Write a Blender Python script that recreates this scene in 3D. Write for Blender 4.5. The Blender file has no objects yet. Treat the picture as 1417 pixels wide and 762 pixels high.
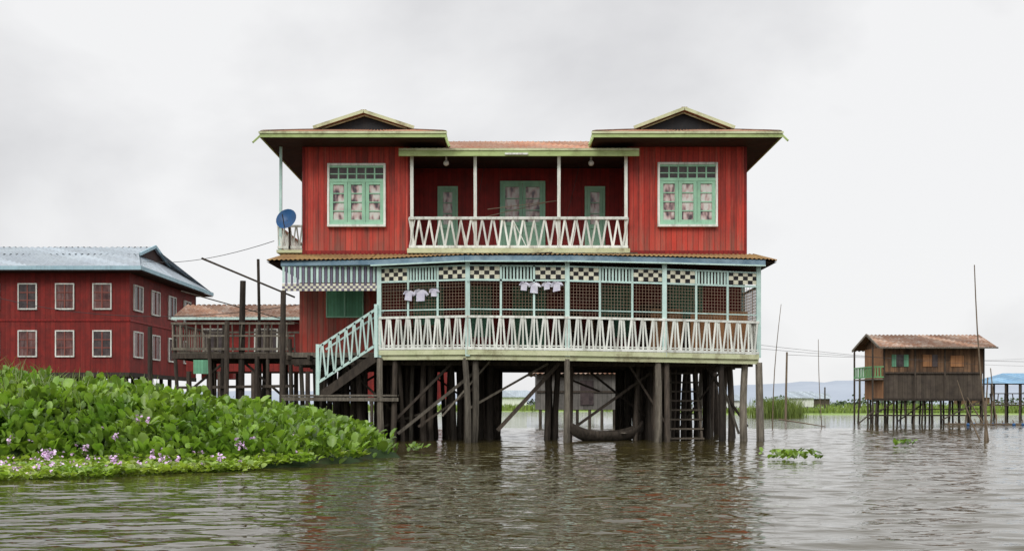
import bpy, math, random
import numpy as np
from mathutils import Vector, noise
R=random.Random(7)
scene=bpy.context.scene
D=bpy.data
# ---------------------------------------------------------------- materials
def mat(name,c,c2=None,rough=.7,dirt=(.09,.07,.05),dirtamt=.35,streak=True,plank=0,plankvar=.35,bump=.15,island=0,metal=0,nscale=2.5,stretch=(1,1,1),spec=.3,transl=None,gap=.07,thr=.5,fade=None,pale=None):
    m=D.materials.new(name); m.use_nodes=True; nt=m.node_tree; N=nt.nodes; L=nt.links
    bs=N['Principled BSDF']
    bs.inputs['Roughness'].default_value=rough; bs.inputs['Metallic'].default_value=metal
    bs.inputs['Specular IOR Level'].default_value=spec
    tc=N.new('ShaderNodeTexCoord')
    mp=N.new('ShaderNodeMapping'); mp.inputs['Scale'].default_value=stretch; L.new(tc.outputs['Object'],mp.inputs[0])
    n1=N.new('ShaderNodeTexNoise'); n1.inputs['Scale'].default_value=nscale; n1.inputs['Detail'].default_value=5; n1.inputs['Roughness'].default_value=.65
    L.new(mp.outputs[0],n1.inputs['Vector'])
    def mix(f,a,b,mode='MIX'):
        x=N.new('ShaderNodeMix'); x.data_type='RGBA'; x.blend_type=mode
        for s,v in ((x.inputs[0],f),(x.inputs[6],a),(x.inputs[7],b)):
            if hasattr(v,'is_output'): L.new(v,s)
            elif isinstance(v,(int,float)): s.default_value=v
            else: s.default_value=(*v,1)
        return x.outputs[2]
    def math_(op,a,b=None,clamp=False):
        x=N.new('ShaderNodeMath'); x.operation=op; x.use_clamp=clamp
        for i,v in enumerate((a,b)):
            if v is None: continue
            if hasattr(v,'is_output'): L.new(v,x.inputs[i])
            else: x.inputs[i].default_value=v
        return x.outputs[0]
    def ramp(v,a,b):
        x=N.new('ShaderNodeMapRange'); L.new(v,x.inputs[0]); x.inputs[1].default_value=a; x.inputs[2].default_value=b
        return x.outputs[0]
    c2=c2 or tuple(v*.7 for v in c)
    col=mix(ramp(n1.outputs[0],.35,.65),c,c2)
    n2=N.new('ShaderNodeTexNoise'); n2.inputs['Scale'].default_value=1.0; n2.inputs['Detail'].default_value=6; n2.inputs['Roughness'].default_value=.7
    m2=N.new('ShaderNodeMapping'); m2.inputs['Scale'].default_value=(7,7,.6) if streak else (2,2,2); m2.inputs['Location'].default_value=(3,5,1)
    L.new(tc.outputs['Object'],m2.inputs[0]); L.new(m2.outputs[0],n2.inputs['Vector'])
    f=math_('MULTIPLY',ramp(n2.outputs[0],thr,thr+.25),dirtamt)
    col=mix(f,col,dirt)
    if pale:
        n3=N.new('ShaderNodeTexNoise'); n3.inputs['Scale'].default_value=1.0; n3.inputs['Detail'].default_value=5; n3.inputs['Roughness'].default_value=.75
        m3=N.new('ShaderNodeMapping'); m3.inputs['Scale'].default_value=(11,11,.5); m3.inputs['Location'].default_value=(31,15,7)
        L.new(tc.outputs['Object'],m3.inputs[0]); L.new(m3.outputs[0],n3.inputs['Vector'])
        col=mix(math_('MULTIPLY',ramp(n3.outputs[0],.53,.75),pale[1]),col,pale[0])
    height=n1.outputs[0]
    if plank or fade:
        sx=N.new('ShaderNodeSeparateXYZ'); L.new(tc.outputs['Object'],sx.inputs[0])
    if fade:
        z0,z1,fc,fa=fade
        g=ramp(sx.outputs[2],z1,z0)
        g=math_('MULTIPLY',math_('MULTIPLY',g,ramp(n2.outputs[0],.35,.6)),fa)
        col=mix(g,col,fc)
    if plank:
        s=math_('DIVIDE',math_('ADD',sx.outputs[0],sx.outputs[1]),plank)
        wn=N.new('ShaderNodeTexWhiteNoise'); wn.noise_dimensions='1D'; L.new(math_('FLOOR',s),wn.inputs['W'])
        v=math_('ADD',math_('MULTIPLY',wn.outputs[0],plankvar),1-plankvar*.6)
        x=N.new('ShaderNodeVectorMath'); x.operation='SCALE'; L.new(col,x.inputs[0]); L.new(v,x.inputs[3]); col=x.outputs[0]
        fr=math_('FRACT',s)
        g=math_('LESS_THAN',fr,gap)
        col=mix(math_('MULTIPLY',g,.75),col,tuple(v*.25 for v in c))
        height=math_('SUBTRACT',height,g)
    if island:
        ge=N.new('ShaderNodeNewGeometry')
        v=math_('ADD',math_('MULTIPLY',ge.outputs['Random Per Island'],island),1-island*.55)
        x=N.new('ShaderNodeVectorMath'); x.operation='SCALE'; L.new(col,x.inputs[0]); L.new(v,x.inputs[3]); col=x.outputs[0]
    L.new(col,bs.inputs['Base Color'])
    L.new(math_('ADD',math_('MULTIPLY',n2.outputs[0],.25),rough-.12,True),bs.inputs['Roughness'])
    if bump:
        b=N.new('ShaderNodeBump'); b.inputs['Strength'].default_value=bump*2; b.inputs['Distance'].default_value=.02
        L.new(height,b.inputs['Height']); L.new(b.outputs[0],bs.inputs['Normal'])
    if transl:
        t=N.new('ShaderNodeBsdfTranslucent'); L.new(mix(1.0,col,transl,'MULTIPLY'),t.inputs[0])
        a=N.new('ShaderNodeMixShader'); a.inputs[0].default_value=.35
        L.new(bs.outputs[0],a.inputs[1]); L.new(t.outputs[0],a.inputs[2]); L.new(a.outputs[0],N['Material Output'].inputs[0])
    return m
red=mat('red_painted_boards',(.56,.052,.030),(.40,.032,.021),rough=.55,dirt=(.11,.032,.024),dirtamt=.9,plank=.155,plankvar=.38,bump=.35,gap=.09,thr=.47,nscale=1.1,fade=(5.3,6.3,(.30,.14,.10),.65),pale=((.55,.19,.13),.55))
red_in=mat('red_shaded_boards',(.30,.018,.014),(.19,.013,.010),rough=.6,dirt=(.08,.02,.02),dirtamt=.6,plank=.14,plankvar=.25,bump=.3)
red_far=mat('dark_red_boards',(.24,.020,.015),(.15,.016,.013),rough=.7,dirt=(.08,.022,.02),dirtamt=.7,plank=.22,plankvar=.3,bump=.2,pale=((.28,.07,.05),.4))
white=mat('weathered_white_paint',(.80,.81,.76),(.68,.72,.66),dirt=(.18,.15,.10),dirtamt=.8,island=.35,nscale=5,thr=.48)
mintw=mat('pale_mint_paint',(.57,.74,.69),(.46,.64,.60),dirt=(.2,.2,.15),dirtamt=.6,island=.25,nscale=5)
mint=mat('mint_paint',(.36,.62,.44),(.28,.52,.37),dirt=(.14,.18,.12),dirtamt=.45,island=.15,nscale=4)
mintd=mat('mint_shutter',(.17,.43,.26),(.13,.33,.21),dirt=(.08,.1,.07),dirtamt=.5,plank=.09)
lime=mat('pale_green_fascia',(.46,.56,.25),(.34,.43,.17),dirt=(.14,.13,.05),dirtamt=.65,streak=False,nscale=2,stretch=(1,1,4),thr=.50)
cream=mat('cream_fascia',(.62,.64,.42),(.50,.54,.32),dirt=(.15,.11,.05),dirtamt=.85,streak=False,nscale=2,thr=.48)
blue=mat('blue_fascia',(.13,.22,.30),(.25,.35,.42),dirt=(.05,.07,.09),dirtamt=.6,streak=False)
rust=mat('rusty_corrugated_iron',(.36,.13,.06),(.42,.24,.15),rough=.75,dirt=(.50,.42,.34),dirtamt=.7,streak=False,nscale=1.4,thr=.5,plank=.8,plankvar=.6,gap=.02)
rustd=mat('old_rusty_iron',(.20,.09,.05),(.30,.19,.13),rough=.8,dirt=(.48,.43,.38),dirtamt=.8,streak=False,nscale=.8,thr=.48,plank=.75,plankvar=.7,gap=.03)
tan=mat('tan_corrugated_iron',(.42,.28,.11),(.30,.17,.08),rough=.75,dirt=(.16,.09,.05),dirtamt=.7,streak=False,nscale=2,thr=.48,plank=.8,plankvar=.3,gap=.02)
tin=mat('grey_tin_roof',(.38,.44,.48),(.30,.35,.40),rough=.45,dirt=(.20,.20,.20),dirtamt=.5,streak=False,nscale=.6,plank=.75,plankvar=.35,gap=.04)
wood=mat('weathered_wood',(.082,.065,.050),(.040,.032,.026),rough=.85,dirt=(.018,.015,.012),dirtamt=.7,island=1.0,nscale=6,stretch=(3,3,.6),bump=.5,fade=(-.1,.35,(.015,.014,.010),.8))  # weathered tone, also darkened to put shade on the rear stilts
woodl=mat('grey_bleached_wood',(.22,.195,.155),(.12,.105,.085),rough=.85,dirt=(.05,.04,.03),dirtamt=.85,island=.8,nscale=6,stretch=(3,3,.6),bump=.5,thr=.46,fade=(-.1,.5,(.02,.018,.012),.95))
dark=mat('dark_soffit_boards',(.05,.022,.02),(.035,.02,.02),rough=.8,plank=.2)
floorm=mat('floor_boards',(.05,.038,.03),rough=.8,plank=.15)
purple=mat('lilac_slats',(.18,.16,.23),(.13,.12,.17),island=.4)
blackp=mat('black_tile_and_shade',(.015,.015,.018),rough=.5)
creamt=mat('cream_tile',(.78,.76,.60),(.66,.64,.5),rough=.6,island=.2)
wire=mat('rusty_mesh_wire',(.22,.15,.10),(.26,.20,.15),rough=.7,bump=0)
cable=mat('black_cable',(.03,.03,.03),bump=0)
bluep=mat('blue_enamel',(.015,.09,.24),rough=.4)
cloth=mat('white_cotton',(.68,.68,.74),(.52,.50,.62),dirt=(.4,.36,.45),island=.4,rough=.9,nscale=8)
tarp=mat('blue_tarp',(.03,.16,.32),rough=.6)
planks=mat('brown_planks',(.24,.135,.07),(.13,.08,.05),dirt=(.05,.035,.028),dirtamt=.85,plank=.2,plankvar=.7,rough=.8,thr=.42)
plankso=mat('orange_plywood',(.40,.20,.09),(.30,.14,.06),dirt=(.10,.06,.04),dirtamt=.6,plank=.35,plankvar=.3,rough=.7)
greyw=mat('grey_woven_wall',(.105,.085,.065),(.065,.052,.043),dirt=(.03,.027,.022),dirtamt=.7,plank=.25,plankvar=.4,rough=.9)
greyl=mat('grey_plank_wall',(.19,.18,.165),(.12,.115,.105),dirt=(.05,.045,.04),dirtamt=.7,plank=.25,plankvar=.5,rough=.9)
greenr=mat('green_rail_paint',(.16,.42,.18),rough=.6)
bamboo=mat('bamboo_pole',(.20,.15,.10),(.13,.10,.07),island=.4)
lampm=mat('white_glass_globe',(.85,.85,.85),rough=.2,dirtamt=0,bump=0)
def glassmat():
    m=D.materials.new('window_glass_with_curtain'); m.use_nodes=True; nt=m.node_tree; N=nt.nodes; L=nt.links; bs=N['Principled BSDF']
    tc=N.new('ShaderNodeTexCoord'); mp=N.new('ShaderNodeMapping'); mp.inputs['Scale'].default_value=(1,.05,.45); L.new(tc.outputs['Object'],mp.inputs[0])
    n=N.new('ShaderNodeTexNoise'); n.inputs['Scale'].default_value=7; n.inputs['Detail'].default_value=1.5; L.new(mp.outputs[0],n.inputs[0])
    r=N.new('ShaderNodeValToRGB'); L.new(n.outputs[0],r.inputs[0]); e=r.color_ramp.elements
    e[0].position=.34; e[0].color=(.07,.05,.06,1); e[1].position=.60; e[1].color=(.62,.61,.57,1)
    x=e.new(.42); x.color=(.30,.20,.20,1); x=e.new(.48); x.color=(.52,.38,.36,1)
    L.new(r.outputs[0],bs.inputs['Base Color']); bs.inputs['Roughness'].default_value=.12
    return m
glass=glassmat()
gdark=mat('dark_window_glass',(.035,.028,.03),(.09,.07,.07),rough=.25,dirtamt=.2,bump=0,nscale=3)
gred=mat('window_glass_red_curtain',(.05,.02,.02),(.20,.09,.08),rough=.25,dirt=(.3,.25,.24),dirtamt=.6,bump=0,nscale=1.5)
# ---------------------------------------------------------------- geometry
class B:
    def __init__(s): s.v=[]; s.f=[]
    def box(s,x0,x1,y0,y1,z0,z1):
        i=len(s.v); s.v+=[(x,y,z) for z in (z0,z1) for y in (y0,y1) for x in (x0,x1)]
        s.f+=[(i,i+2,i+3,i+1),(i+4,i+5,i+7,i+6),(i,i+1,i+5,i+4),(i+2,i+6,i+7,i+3),(i,i+4,i+6,i+2),(i+1,i+3,i+7,i+5)]
        return s
    def beam(s,p,q,w,h=None):
        h=h or w; p=Vector(p); q=Vector(q); d=(q-p).normalized()
        up=Vector((0,0,1)) if abs(d.z)<.95 else Vector((0,1,0))
        a=d.cross(up).normalized(); u=a.cross(d).normalized(); a=a*w/2; u=u*h/2
        i=len(s.v)
        for c in (p,q):
            s.v+=[tuple(c-a-u),tuple(c+a-u),tuple(c+a+u),tuple(c-a+u)]
        s.f+=[(i,i+1,i+2,i+3),(i+7,i+6,i+5,i+4)]+[(i+k,i+4+k,i+4+(k+1)%4,i+(k+1)%4) for k in range(4)]
        return s
    def cyl(s,p,q,r0,r1=None,n=8,bend=0):
        r1=r0 if r1 is None else r1; p=Vector(p); q=Vector(q); d=(q-p).normalized()
        up=Vector((0,0,1)) if abs(d.z)<.9 else Vector((0,1,0))
        a=d.cross(up).normalized(); u=a.cross(d).normalized(); i=len(s.v)
        segs=6 if bend else 1
        for j in range(segs+1):
            t=j/segs; c=p.lerp(q,t)+a*bend*math.sin(math.pi*t); r=r0+(r1-r0)*t
            for k in range(n):
                an=2*math.pi*k/n; s.v.append(tuple(c+a*r*math.cos(an)+u*r*math.sin(an)))
        for j in range(segs):
            for k in range(n):
                s.f.append((i+j*n+k,i+j*n+(k+1)%n,i+(j+1)*n+(k+1)%n,i+(j+1)*n+k))
        s.f.append(tuple(i+k for k in range(n))[::-1]); s.f.append(tuple(i+segs*n+k for k in range(n)))
        return s
    def poly(s,pts):
        i=len(s.v); s.v+=[tuple(p) for p in pts]; s.f.append(tuple(range(i,i+len(pts)))); return s
    def corr(s,a,b,c,d,period=.12,amp=.02):
        a,b,c,d=map(Vector,(a,b,c,d)); n=max(2,int((b-a).length/period*4)); i=len(s.v)
        for k in range(n+1):
            t=k/n; o=Vector((0,0,amp*math.sin(k*math.pi/2)))
            lo=a.lerp(b,t)+o; hi=d.lerp(c,t)+o
            s.v+=[tuple(lo),tuple(hi)]
        for k in range(n): s.f.append((i+2*k,i+2*k+2,i+2*k+3,i+2*k+1))
        return s
    def sphere(s,c,r,n=12):
        i=len(s.v); m=n//2
        for a in range(m+1):
            for b in range(n):
                t=math.pi*a/m; p=2*math.pi*b/n
                s.v.append((c[0]+r*math.sin(t)*math.cos(p),c[1]+r*math.sin(t)*math.sin(p),c[2]+r*math.cos(t)))
        for a in range(m):
            for b in range(n): s.f.append((i+a*n+b,i+(a+1)*n+b,i+(a+1)*n+(b+1)%n,i+a*n+(b+1)%n))
        return s
    def build(s,name,m,parent=None,smooth=False):
        me=D.meshes.new(name); me.from_pydata(s.v,[],s.f); me.materials.append(m); me.update()
        if smooth: me.polygons.foreach_set('use_smooth',[True]*len(me.polygons))
        o=D.objects.new(name,me); scene.collection.objects.link(o)
        if parent: o.parent=parent
        return o
def empty(name):
    o=D.objects.new(name,None); scene.collection.objects.link(o); return o
def j(a): return R.uniform(-a,a)

# ================================================================ MAIN HOUSE
H=empty('red_stilt_house')
YW=32.5
b=B()
for x0,x1 in ((-5.98,-2.96),(3.33,6.70)):
    b.box(x0,x1,YW,38.5,5.28,8.52)
b.build('upper_walls',red,H)
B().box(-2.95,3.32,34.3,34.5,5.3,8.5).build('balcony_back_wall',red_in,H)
B().box(-2.95,3.32,32.4,34.3,5.2,5.36).build('balcony_floor',floorm,H)
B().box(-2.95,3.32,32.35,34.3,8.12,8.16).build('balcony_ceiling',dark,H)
b=B()
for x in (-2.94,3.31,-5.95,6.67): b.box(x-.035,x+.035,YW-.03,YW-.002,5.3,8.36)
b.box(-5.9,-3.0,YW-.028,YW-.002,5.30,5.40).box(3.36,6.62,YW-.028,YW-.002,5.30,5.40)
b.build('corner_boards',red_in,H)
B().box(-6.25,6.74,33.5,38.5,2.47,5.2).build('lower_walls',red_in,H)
B().box(-6.25,-3.9,33.46,33.498,2.47,5.1).build('lower_wall_front',red,H)
def sideroof(xl,xr,xc,apz,nm):
    yf,yb=31.4,39.6; ze=8.53; yg=33.0; zg=8.97
    hw=1.28
    r=B()
    r.corr((xl,yf,ze),(xr,yf,ze),(xc+hw+.1,yg,zg),(xc-hw-.1,yg,zg),.15,.018)
    r.corr((xr,yb,ze),(xl,yb,ze),(xc-hw,yb-1.6,zg),(xc+hw,yb-1.6,zg),.15,.018)
    r.corr((xl,yb,ze),(xl,yf,ze),(xc-hw-.1,yg,zg),(xc-hw-.1,yb-1.6,zg),.15,.018)
    r.corr((xr,yf,ze),(xr,yb,ze),(xc+hw+.1,yb-1.6,zg),(xc+hw+.1,yg,zg),.15,.018)
    r.corr((xc-hw-.1,yb-1.6,zg),(xc-hw-.1,yg-.25,zg),(xc,yg-.25,apz),(xc,yb-1.6,apz),.15,.012)
    r.corr((xc+hw+.1,yg-.25,zg),(xc+hw+.1,yb-1.6,zg),(xc,yb-1.6,apz),(xc,yg-.25,apz),.15,.012)
    r.build('roof_'+nm,rust,H)
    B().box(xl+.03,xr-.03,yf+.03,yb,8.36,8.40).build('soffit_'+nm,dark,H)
    f=B()
    f.box(xl-.05,xr+.05,yf-.04,yf,8.37,8.50)
    f.box(xl-.05,xl,yf,yb,8.37,8.50).box(xr,xr+.05,yf,yb,8.37,8.50)
    f.build('eave_fascia_'+nm,lime,H)
    B().box(xl-.07,xr+.07,yf-.07,yf-.042,8.47,8.53).build('eave_trim_'+nm,cream,H)
    B().poly([(xc-hw,yg+.02,zg-.02),(xc+hw,yg+.02,zg-.02),(xc,yg+.02,apz-.03)]).build('gablet_shade_sheet_'+nm,blackp,H)  # black sheet stands in for the shade inside the open gablet
    g=B()
    for s in (-1,1):
        g.beam((xc+s*(hw+.17),yg-.28,zg-.0),(xc+s*.0,yg-.28,apz+.02),.05,.09)
        g.beam((xc+s*(hw-.05),yg-.1,zg+.0),(xc,yg-.1,apz-.06),.04,.035)
    g.build('gablet_bargeboards_'+nm,cream,H)
    g=B().beam((xc,yg-.3,apz+.045),(xc,yb-1.6,apz+.045),.16,.03)
    for s in (-1,1):
        g.beam((xc+s*hw,yg,zg+.02),((xr if s>0 else xl),yf,ze+.03),.12,.03)
    g.build('ridge_caps_'+nm,rustd,H)
sideroof(-6.91,-1.86,-4.27,9.42,'west')
sideroof(2.26,7.41,4.96,9.50,'east')
b=B()
for p,q in (((-6.95,31.4,8.42),(-7.12,31.25,8.2)),((7.45,31.4,8.45),(7.58,31.25,8.25)),((-1.85,31.4,8.42),(-1.72,31.3,8.1)),((2.25,31.4,8.42),(2.12,31.3,8.15))):
    b.beam(p,q,.04,.05)
b.build('eave_finials',lime,H)
B().corr((-3.1,32.0,8.17),(3.5,32.0,8.17),(3.5,34.6,9.0),(-3.1,34.6,9.0),.16,.02).build('centre_roof',rust,H)
B().box(-3.1,3.5,34.6,38.5,8.4,9.0).build('centre_roof_back',rust,H)
B().box(-3.18,3.57,31.93,31.99,7.98,8.15).build('centre_eave_fascia',lime,H)
B().box(-3.18,3.57,31.90,31.928,8.13,8.19).build('centre_eave_trim',cream,H)
b=B()
for x in (-2.84,-1.04,1.33,3.24): b.beam((x,32.36,5.3),(x+j(.01),32.3,8.05),.09)
b.build('balcony_posts',white,H)
def rail(bb,p,q,z0,z1,n,pat,w=.05,zo=(0,0)):
    px,py=p; qx,qy=q
    def P(t,z): return (px+(qx-px)*t,py+(qy-py)*t,z+zo[0]+(zo[1]-zo[0])*t)
    bb.beam(P(0,z1),P(1,z1),.06,.06); bb.beam(P(0,z0),P(1,z0),.05,.07)
    for k in range(n):
        t0=k/n; t1=(k+1)/n; tm=(t0+t1)/2
        def off(pt,d): return (pt[0],pt[1]+d,pt[2])
        if pat=='W':
            e=j(.08)/n
            bb.beam(off(P(t0+e,z1),.015),off(P(tm+e,z0),.015),w,.02); bb.beam(off(P(tm+e,z0),-.012),off(P(t1+j(.05)/n,z1),-.012),w,.02)
        elif pat=='A':
            bb.beam(P(t0,z0),P(t0,z1),.045,.03)
            bb.beam(off(P(t0+(.16+j(.04))/n,z1),.012),off(P(t0+(.42+j(.04))/n,z0),.012),w,.02)
            bb.beam(off(P(t0+(.88+j(.04))/n,z1),-.012),off(P(t0+(.55+j(.04))/n,z0),-.012),w,.02)
        elif pat=='I':
            bb.beam(P(t0+j(.15)/n,z0),P(t0+j(.15)/n,z1),w,.025)
b=B(); rail(b,(-2.92,32.28),(3.29,32.28),5.46,6.30,21,'W',.055)
rail(b,(-2.92,32.26),(3.29,32.26),5.48,6.28,4,'I',.03); b.build('balcony_railing',white,H)
B().box(-2.97,3.34,32.2,32.33,5.30,5.43).build('balcony_edge_beam',cream,H)
def bigwin(x0,x1,z0,z1,y,nm):
    B().box(x0,x1,y-.05,y-.01,z0,z1).build('window_glass_'+nm,glass,H)
    f=B(); t=.06
    f.box(x0-t,x1+t,y-.12,y-.002,z1,z1+t).box(x0-t,x1+t,y-.14,y-.002,z0-t,z0).box(x0-t,x0,y-.119,y-.002,z0,z1).box(x1,x1+t,y-.119,y-.002,z0,z1)
    f.build('window_surround_'+nm,white,H)
    zt=z1-.42
    f=B(); f.box(x0,x1,y-.10,y-.052,zt-.05,zt+.04).box(x0,x1,y-.10,y-.052,z1-.06,z1).box(x0,x1,y-.10,y-.052,z0,z0+.07)
    w=(x1-x0)/3
    for k in range(3):
        a=x0+k*w; c=a+w
        f.box(a+.005,a+.10,y-.09,y-.053,z0+.07,zt-.05).box(c-.10,c-.005,y-.09,y-.053,z0+.07,zt-.05)
        f.box(a+.10,c-.10,y-.085,y-.053,z0+.07,z0+.14).box(a+.10,c-.10,y-.085,y-.053,zt-.12,zt-.05)
        for q in (1,2,3):
            zz=z0+.14+(zt-.12-z0-.14)*q/4; f.box(a+.10,c-.10,y-.075,y-.052,zz-.014,zz+.014)
    for k in range(1,6):
        a=x0+(x1-x0)*k/6; f.box(a-.02,a+.02,y-.08,y-.053,zt+.04,z1-.06)
    f.box(x0,x1,y-.075,y-.052,zt+.17,zt+.20)
    f.build('window_frames_'+nm,mint,H)
    B().box(x0+.01,x1-.01,y-.06,y-.051,zt+.04,z1-.06).build('transom_glass_'+nm,gdark,H)
bigwin(-5.20,-3.66,6.13,7.81,YW,'west')
bigwin(4.21,5.80,6.13,7.84,YW,'east')
def door(x0,x1,ztop,y,leaves,nm,zb=5.36):
    f=B(); f.box(x0-.07,x0,y-.08,y-.002,zb,ztop+.07).box(x1,x1+.07,y-.08,y-.002,zb,ztop+.07).box(x0,x1,y-.08,y-.002,ztop,ztop+.07)
    w=(x1-x0)/leaves
    zm=zb+(ztop-zb)*.47
    for k in range(leaves):
        a=x0+k*w+.006; c=x0+(k+1)*w-.006
        f.box(a,a+.09,y-.06,y-.02,zb,ztop).box(c-.09,c,y-.06,y-.02,zb,ztop)
        f.box(a+.09,c-.09,y-.06,y-.02,ztop-.1,ztop).box(a+.09,c-.09,y-.06,y-.02,zm-.06,zm+.06).box(a+.09,c-.09,y-.06,y-.02,zb,zb+.15)
        f.box(a+.09,c-.09,y-.035,y-.02,zb+.15,zm-.06)
        for q in (1,2): 
            zz=zm+.06+(ztop-.1-zm-.06)*q/3; f.box(a+.09,c-.09,y-.05,y-.022,zz-.012,zz+.012)
    f.build('door_'+nm,mint,H)
    B().box(x0+.02,x1-.02,y-.018,y-.004,zb,ztop-.02).build('door_glass_'+nm,glass,H)
door(-.30,.93,7.66,34.3,2,'centre'); door(-2.17,-1.70,7.50,34.3,1,'west'); door(2.26,2.73,7.50,34.3,1,'east')
b=B()
for x in (-1.88,2.26): b.sphere((x,32.5,7.90),.085).cyl((x,32.5,7.96),(x,32.5,8.12),.03)
b.build('ceiling_globes',lampm,H,True)
B().box(-.2,.45,31.84,31.9,8.0,8.05).build('tube_lamp',white,H)
B().beam((-.9,32.6,6.35),(1.0,33.2,6.9),.02).beam((-.7,32.6,6.6),(1.3,33.2,6.95),.02).build('balcony_clothes_sticks',bamboo,H)
b=B()
for x in (-.8,-.35,2.0): 
    b.beam((x,33.4,8.1),(x+j(.4),33.6,6.6),.012)
b.build('balcony_hanging_cords',cable,H)
b=B()
for k in range(14):
    x=R.uniform(-2.6,3.0); b.beam((x,32.05+j(.1),5.25),(x+R.uniform(.3,1.1),32.0+j(.15),5.24+j(.03)),.04,.03)
b.build('roof_top_battens',wood,H)

# ---- skirt roof
eave=[(-6.75,31.25),(-3.85,31.0),(-1.25,30.05),(1.55,30.05),(4.15,30.45),(6.95,31.05),(7.30,31.3)]
b=B(); bs_=B()
ze=4.98
for (x0,y0),(x1,y1) in zip(eave[:-1],eave[1:]):
    tx0=max(-6.5,min(6.9,x0)); tx1=max(-6.5,min(6.9,x1))
    b.corr((x0,y0,ze),(x1,y1,ze),(tx1,32.6,5.32),(tx0,32.6,5.32),.13,.016)
    bs_.poly([(x0,y0+.05,ze-.05),(x1,y1+.05,ze-.05),(x1,33.6,ze-.04),(x0,33.6,ze-.04)])
b.corr((7.3,31.3,ze),(7.3,38.5,ze),(6.7,38.5,5.3),(6.7,32.6,5.3),.13,.016)
b.corr((-6.75,38.5,ze),(-6.75,31.25,ze),(-6.0,32.6,5.3),(-6.0,38.5,5.3),.13,.016)
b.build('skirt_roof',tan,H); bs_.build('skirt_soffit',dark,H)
b=B()
pts=[(-6.36,31.33),(-3.85,31.06),(-1.25,30.11),(1.55,30.11),(4.15,30.51),(6.92,31.10)]
for (x0,y0),(x1,y1) in zip(pts[:-1],pts[1:]): b.beam((x0,y0,4.885),(x1,y1,4.885),.05,.13)
b.build('skirt_fascia',blue,H)
b=B()
for (x0,y0),(x1,y1) in zip(pts[1:-1],pts[2:]): b.beam((x0,y0-.01,4.80),(x1,y1-.01,4.80),.06,.035)
b.build('skirt_fascia_trim',mintw,H)
# ---- porch
PP=[(-3.64,31.2),(-1.18,30.3),(1.47,30.3),(4.11,30.7),(6.78,31.3)]
def zo(x): return -.011*(x+3.6)
fr=B(); posts=B(); tilesb=B(); tilesw=B(); slats=B(); mesh=B(); thin=B(); rl=B(); fas=B(); fas2=B()
for (x0,y0),(x1,y1) in zip(PP[:-1],PP[1:]):
    dx,dy=x1-x0,y1-y0; L_=math.hypot(dx,dy); zz=(zo(x0),zo(x1))
    def Q(t,z,off=0): return (x0+dx*t,y0+dy*t+off,z+zz[0]+(zz[1]-zz[0])*t)
    fr.beam(Q(0,4.36),Q(1,4.36),.05,.05); fr.beam(Q(0,4.74),Q(1,4.74),.05,.04)
    fr.beam(Q(0,3.58),Q(1,3.58),.03,.03)
    for k in range(1,3): thin.beam(Q(k/3,3.4),Q(k/3,4.75),.055,.05)
    for k in range(3):
        t0=k/3+.012; t1=(k+1)/3-.012
        if k!=1:
            n=6
            for a in range(n):
                for c in range(3):
                    ta=t0+(t1-t0)*a/n; tb=t0+(t1-t0)*(a+1)/n
                    za=4.385+.33*c/3+zz[0]; zb=4.385+.33*(c+1)/3+zz[0]
                    p0=Q(ta,0); p1=Q(tb,0)
                    tgt=tilesb if ((a//1+c)%2==0) else tilesw
                    tgt.poly([(p0[0],p0[1],za),(p1[0],p1[1],za),(p1[0],p1[1],zb),(p0[0],p0[1],zb)])
        else:
            for a in range(9):
                ta=t0+(t1-t0)*(a+.5)/9; slats.beam(Q(ta,4.38),Q(ta,4.72),.05,.015)
    n=int(L_/.085)
    for k in range(n): mesh.beam(Q(k/n,3.38,.03),Q(k/n,4.36,.03),.009,.009)
    for k in range(11): mesh.beam(Q(0,3.42+k*.085,.03),Q(1,3.42+k*.085,.03),.009,.009)
    fas.beam(Q(0,2.43,-.03),Q(1,2.43,-.03),.06,.13); fas2.beam(Q(0,2.30,.03),Q(1,2.30,.03),.05,.13)
    rail(rl,(x0,y0-.04),(x1,y1-.04),2.54,3.38,9,'A',.05,zz)
    rl.beam(Q(0,2.62,-.035),Q(1,2.62,-.035),.02,.03)
for x,y in PP: posts.beam((x,y,2.3),(x,y,4.9),.12,.10)
rail(rl,(6.80,31.3),(6.80,33.4),2.52,3.28,7,'A',.05); posts.beam((6.78,33.4,2.3),(6.78,33.4,4.9),.1)
fr.beam((6.78,31.3,4.25),(6.78,33.4,4.25),.05)
for k in range(24): mesh.beam((6.78,31.35+k*.086,3.3),(6.78,31.35+k*.086,4.25),.009)
for k in range(11): mesh.beam((6.78,31.3,3.35+k*.085),(6.78,33.4,3.35+k*.085),.009)
fr.build('porch_valance_frame',mintw,H); posts.build('porch_posts',mintw,H); thin.build('porch_mullions',mintw,H)
tilesb.build('valance_black_tiles',blackp,H); tilesw.build('valance_cream_tiles',creamt,H); slats.build('valance_slats',mintw,H)
mesh.build('porch_wire_mesh',wire,H); rl.build('porch_railing',white,H); fas.build('porch_edge_board',cream,H); fas2.build('porch_edge_joist',cream,H)
B().poly([(x,y+.02,2.40+zo(x)) for x,y in PP]+[(6.78,38.5,2.3),(-3.64,38.5,2.44)]).build('porch_floor',floorm,H)
B().box(-3.64,6.78,33.5,38.5,2.30,2.36).build('house_floor',floorm,H)
b=B()
for x0,x1,z0,z1 in ((-2.9,-2.0,3.0,4.5),(0.0,1.0,2.45,4.5),(2.6,3.5,3.0,4.5),(4.6,5.6,3.0,4.5),(-1.2,-.6,3.0,4.5)):
    b.box(x0,x1,33.42,33.495,z0,z1)
b.build('porch_shutters',mintd,H)
b=B()
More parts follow.
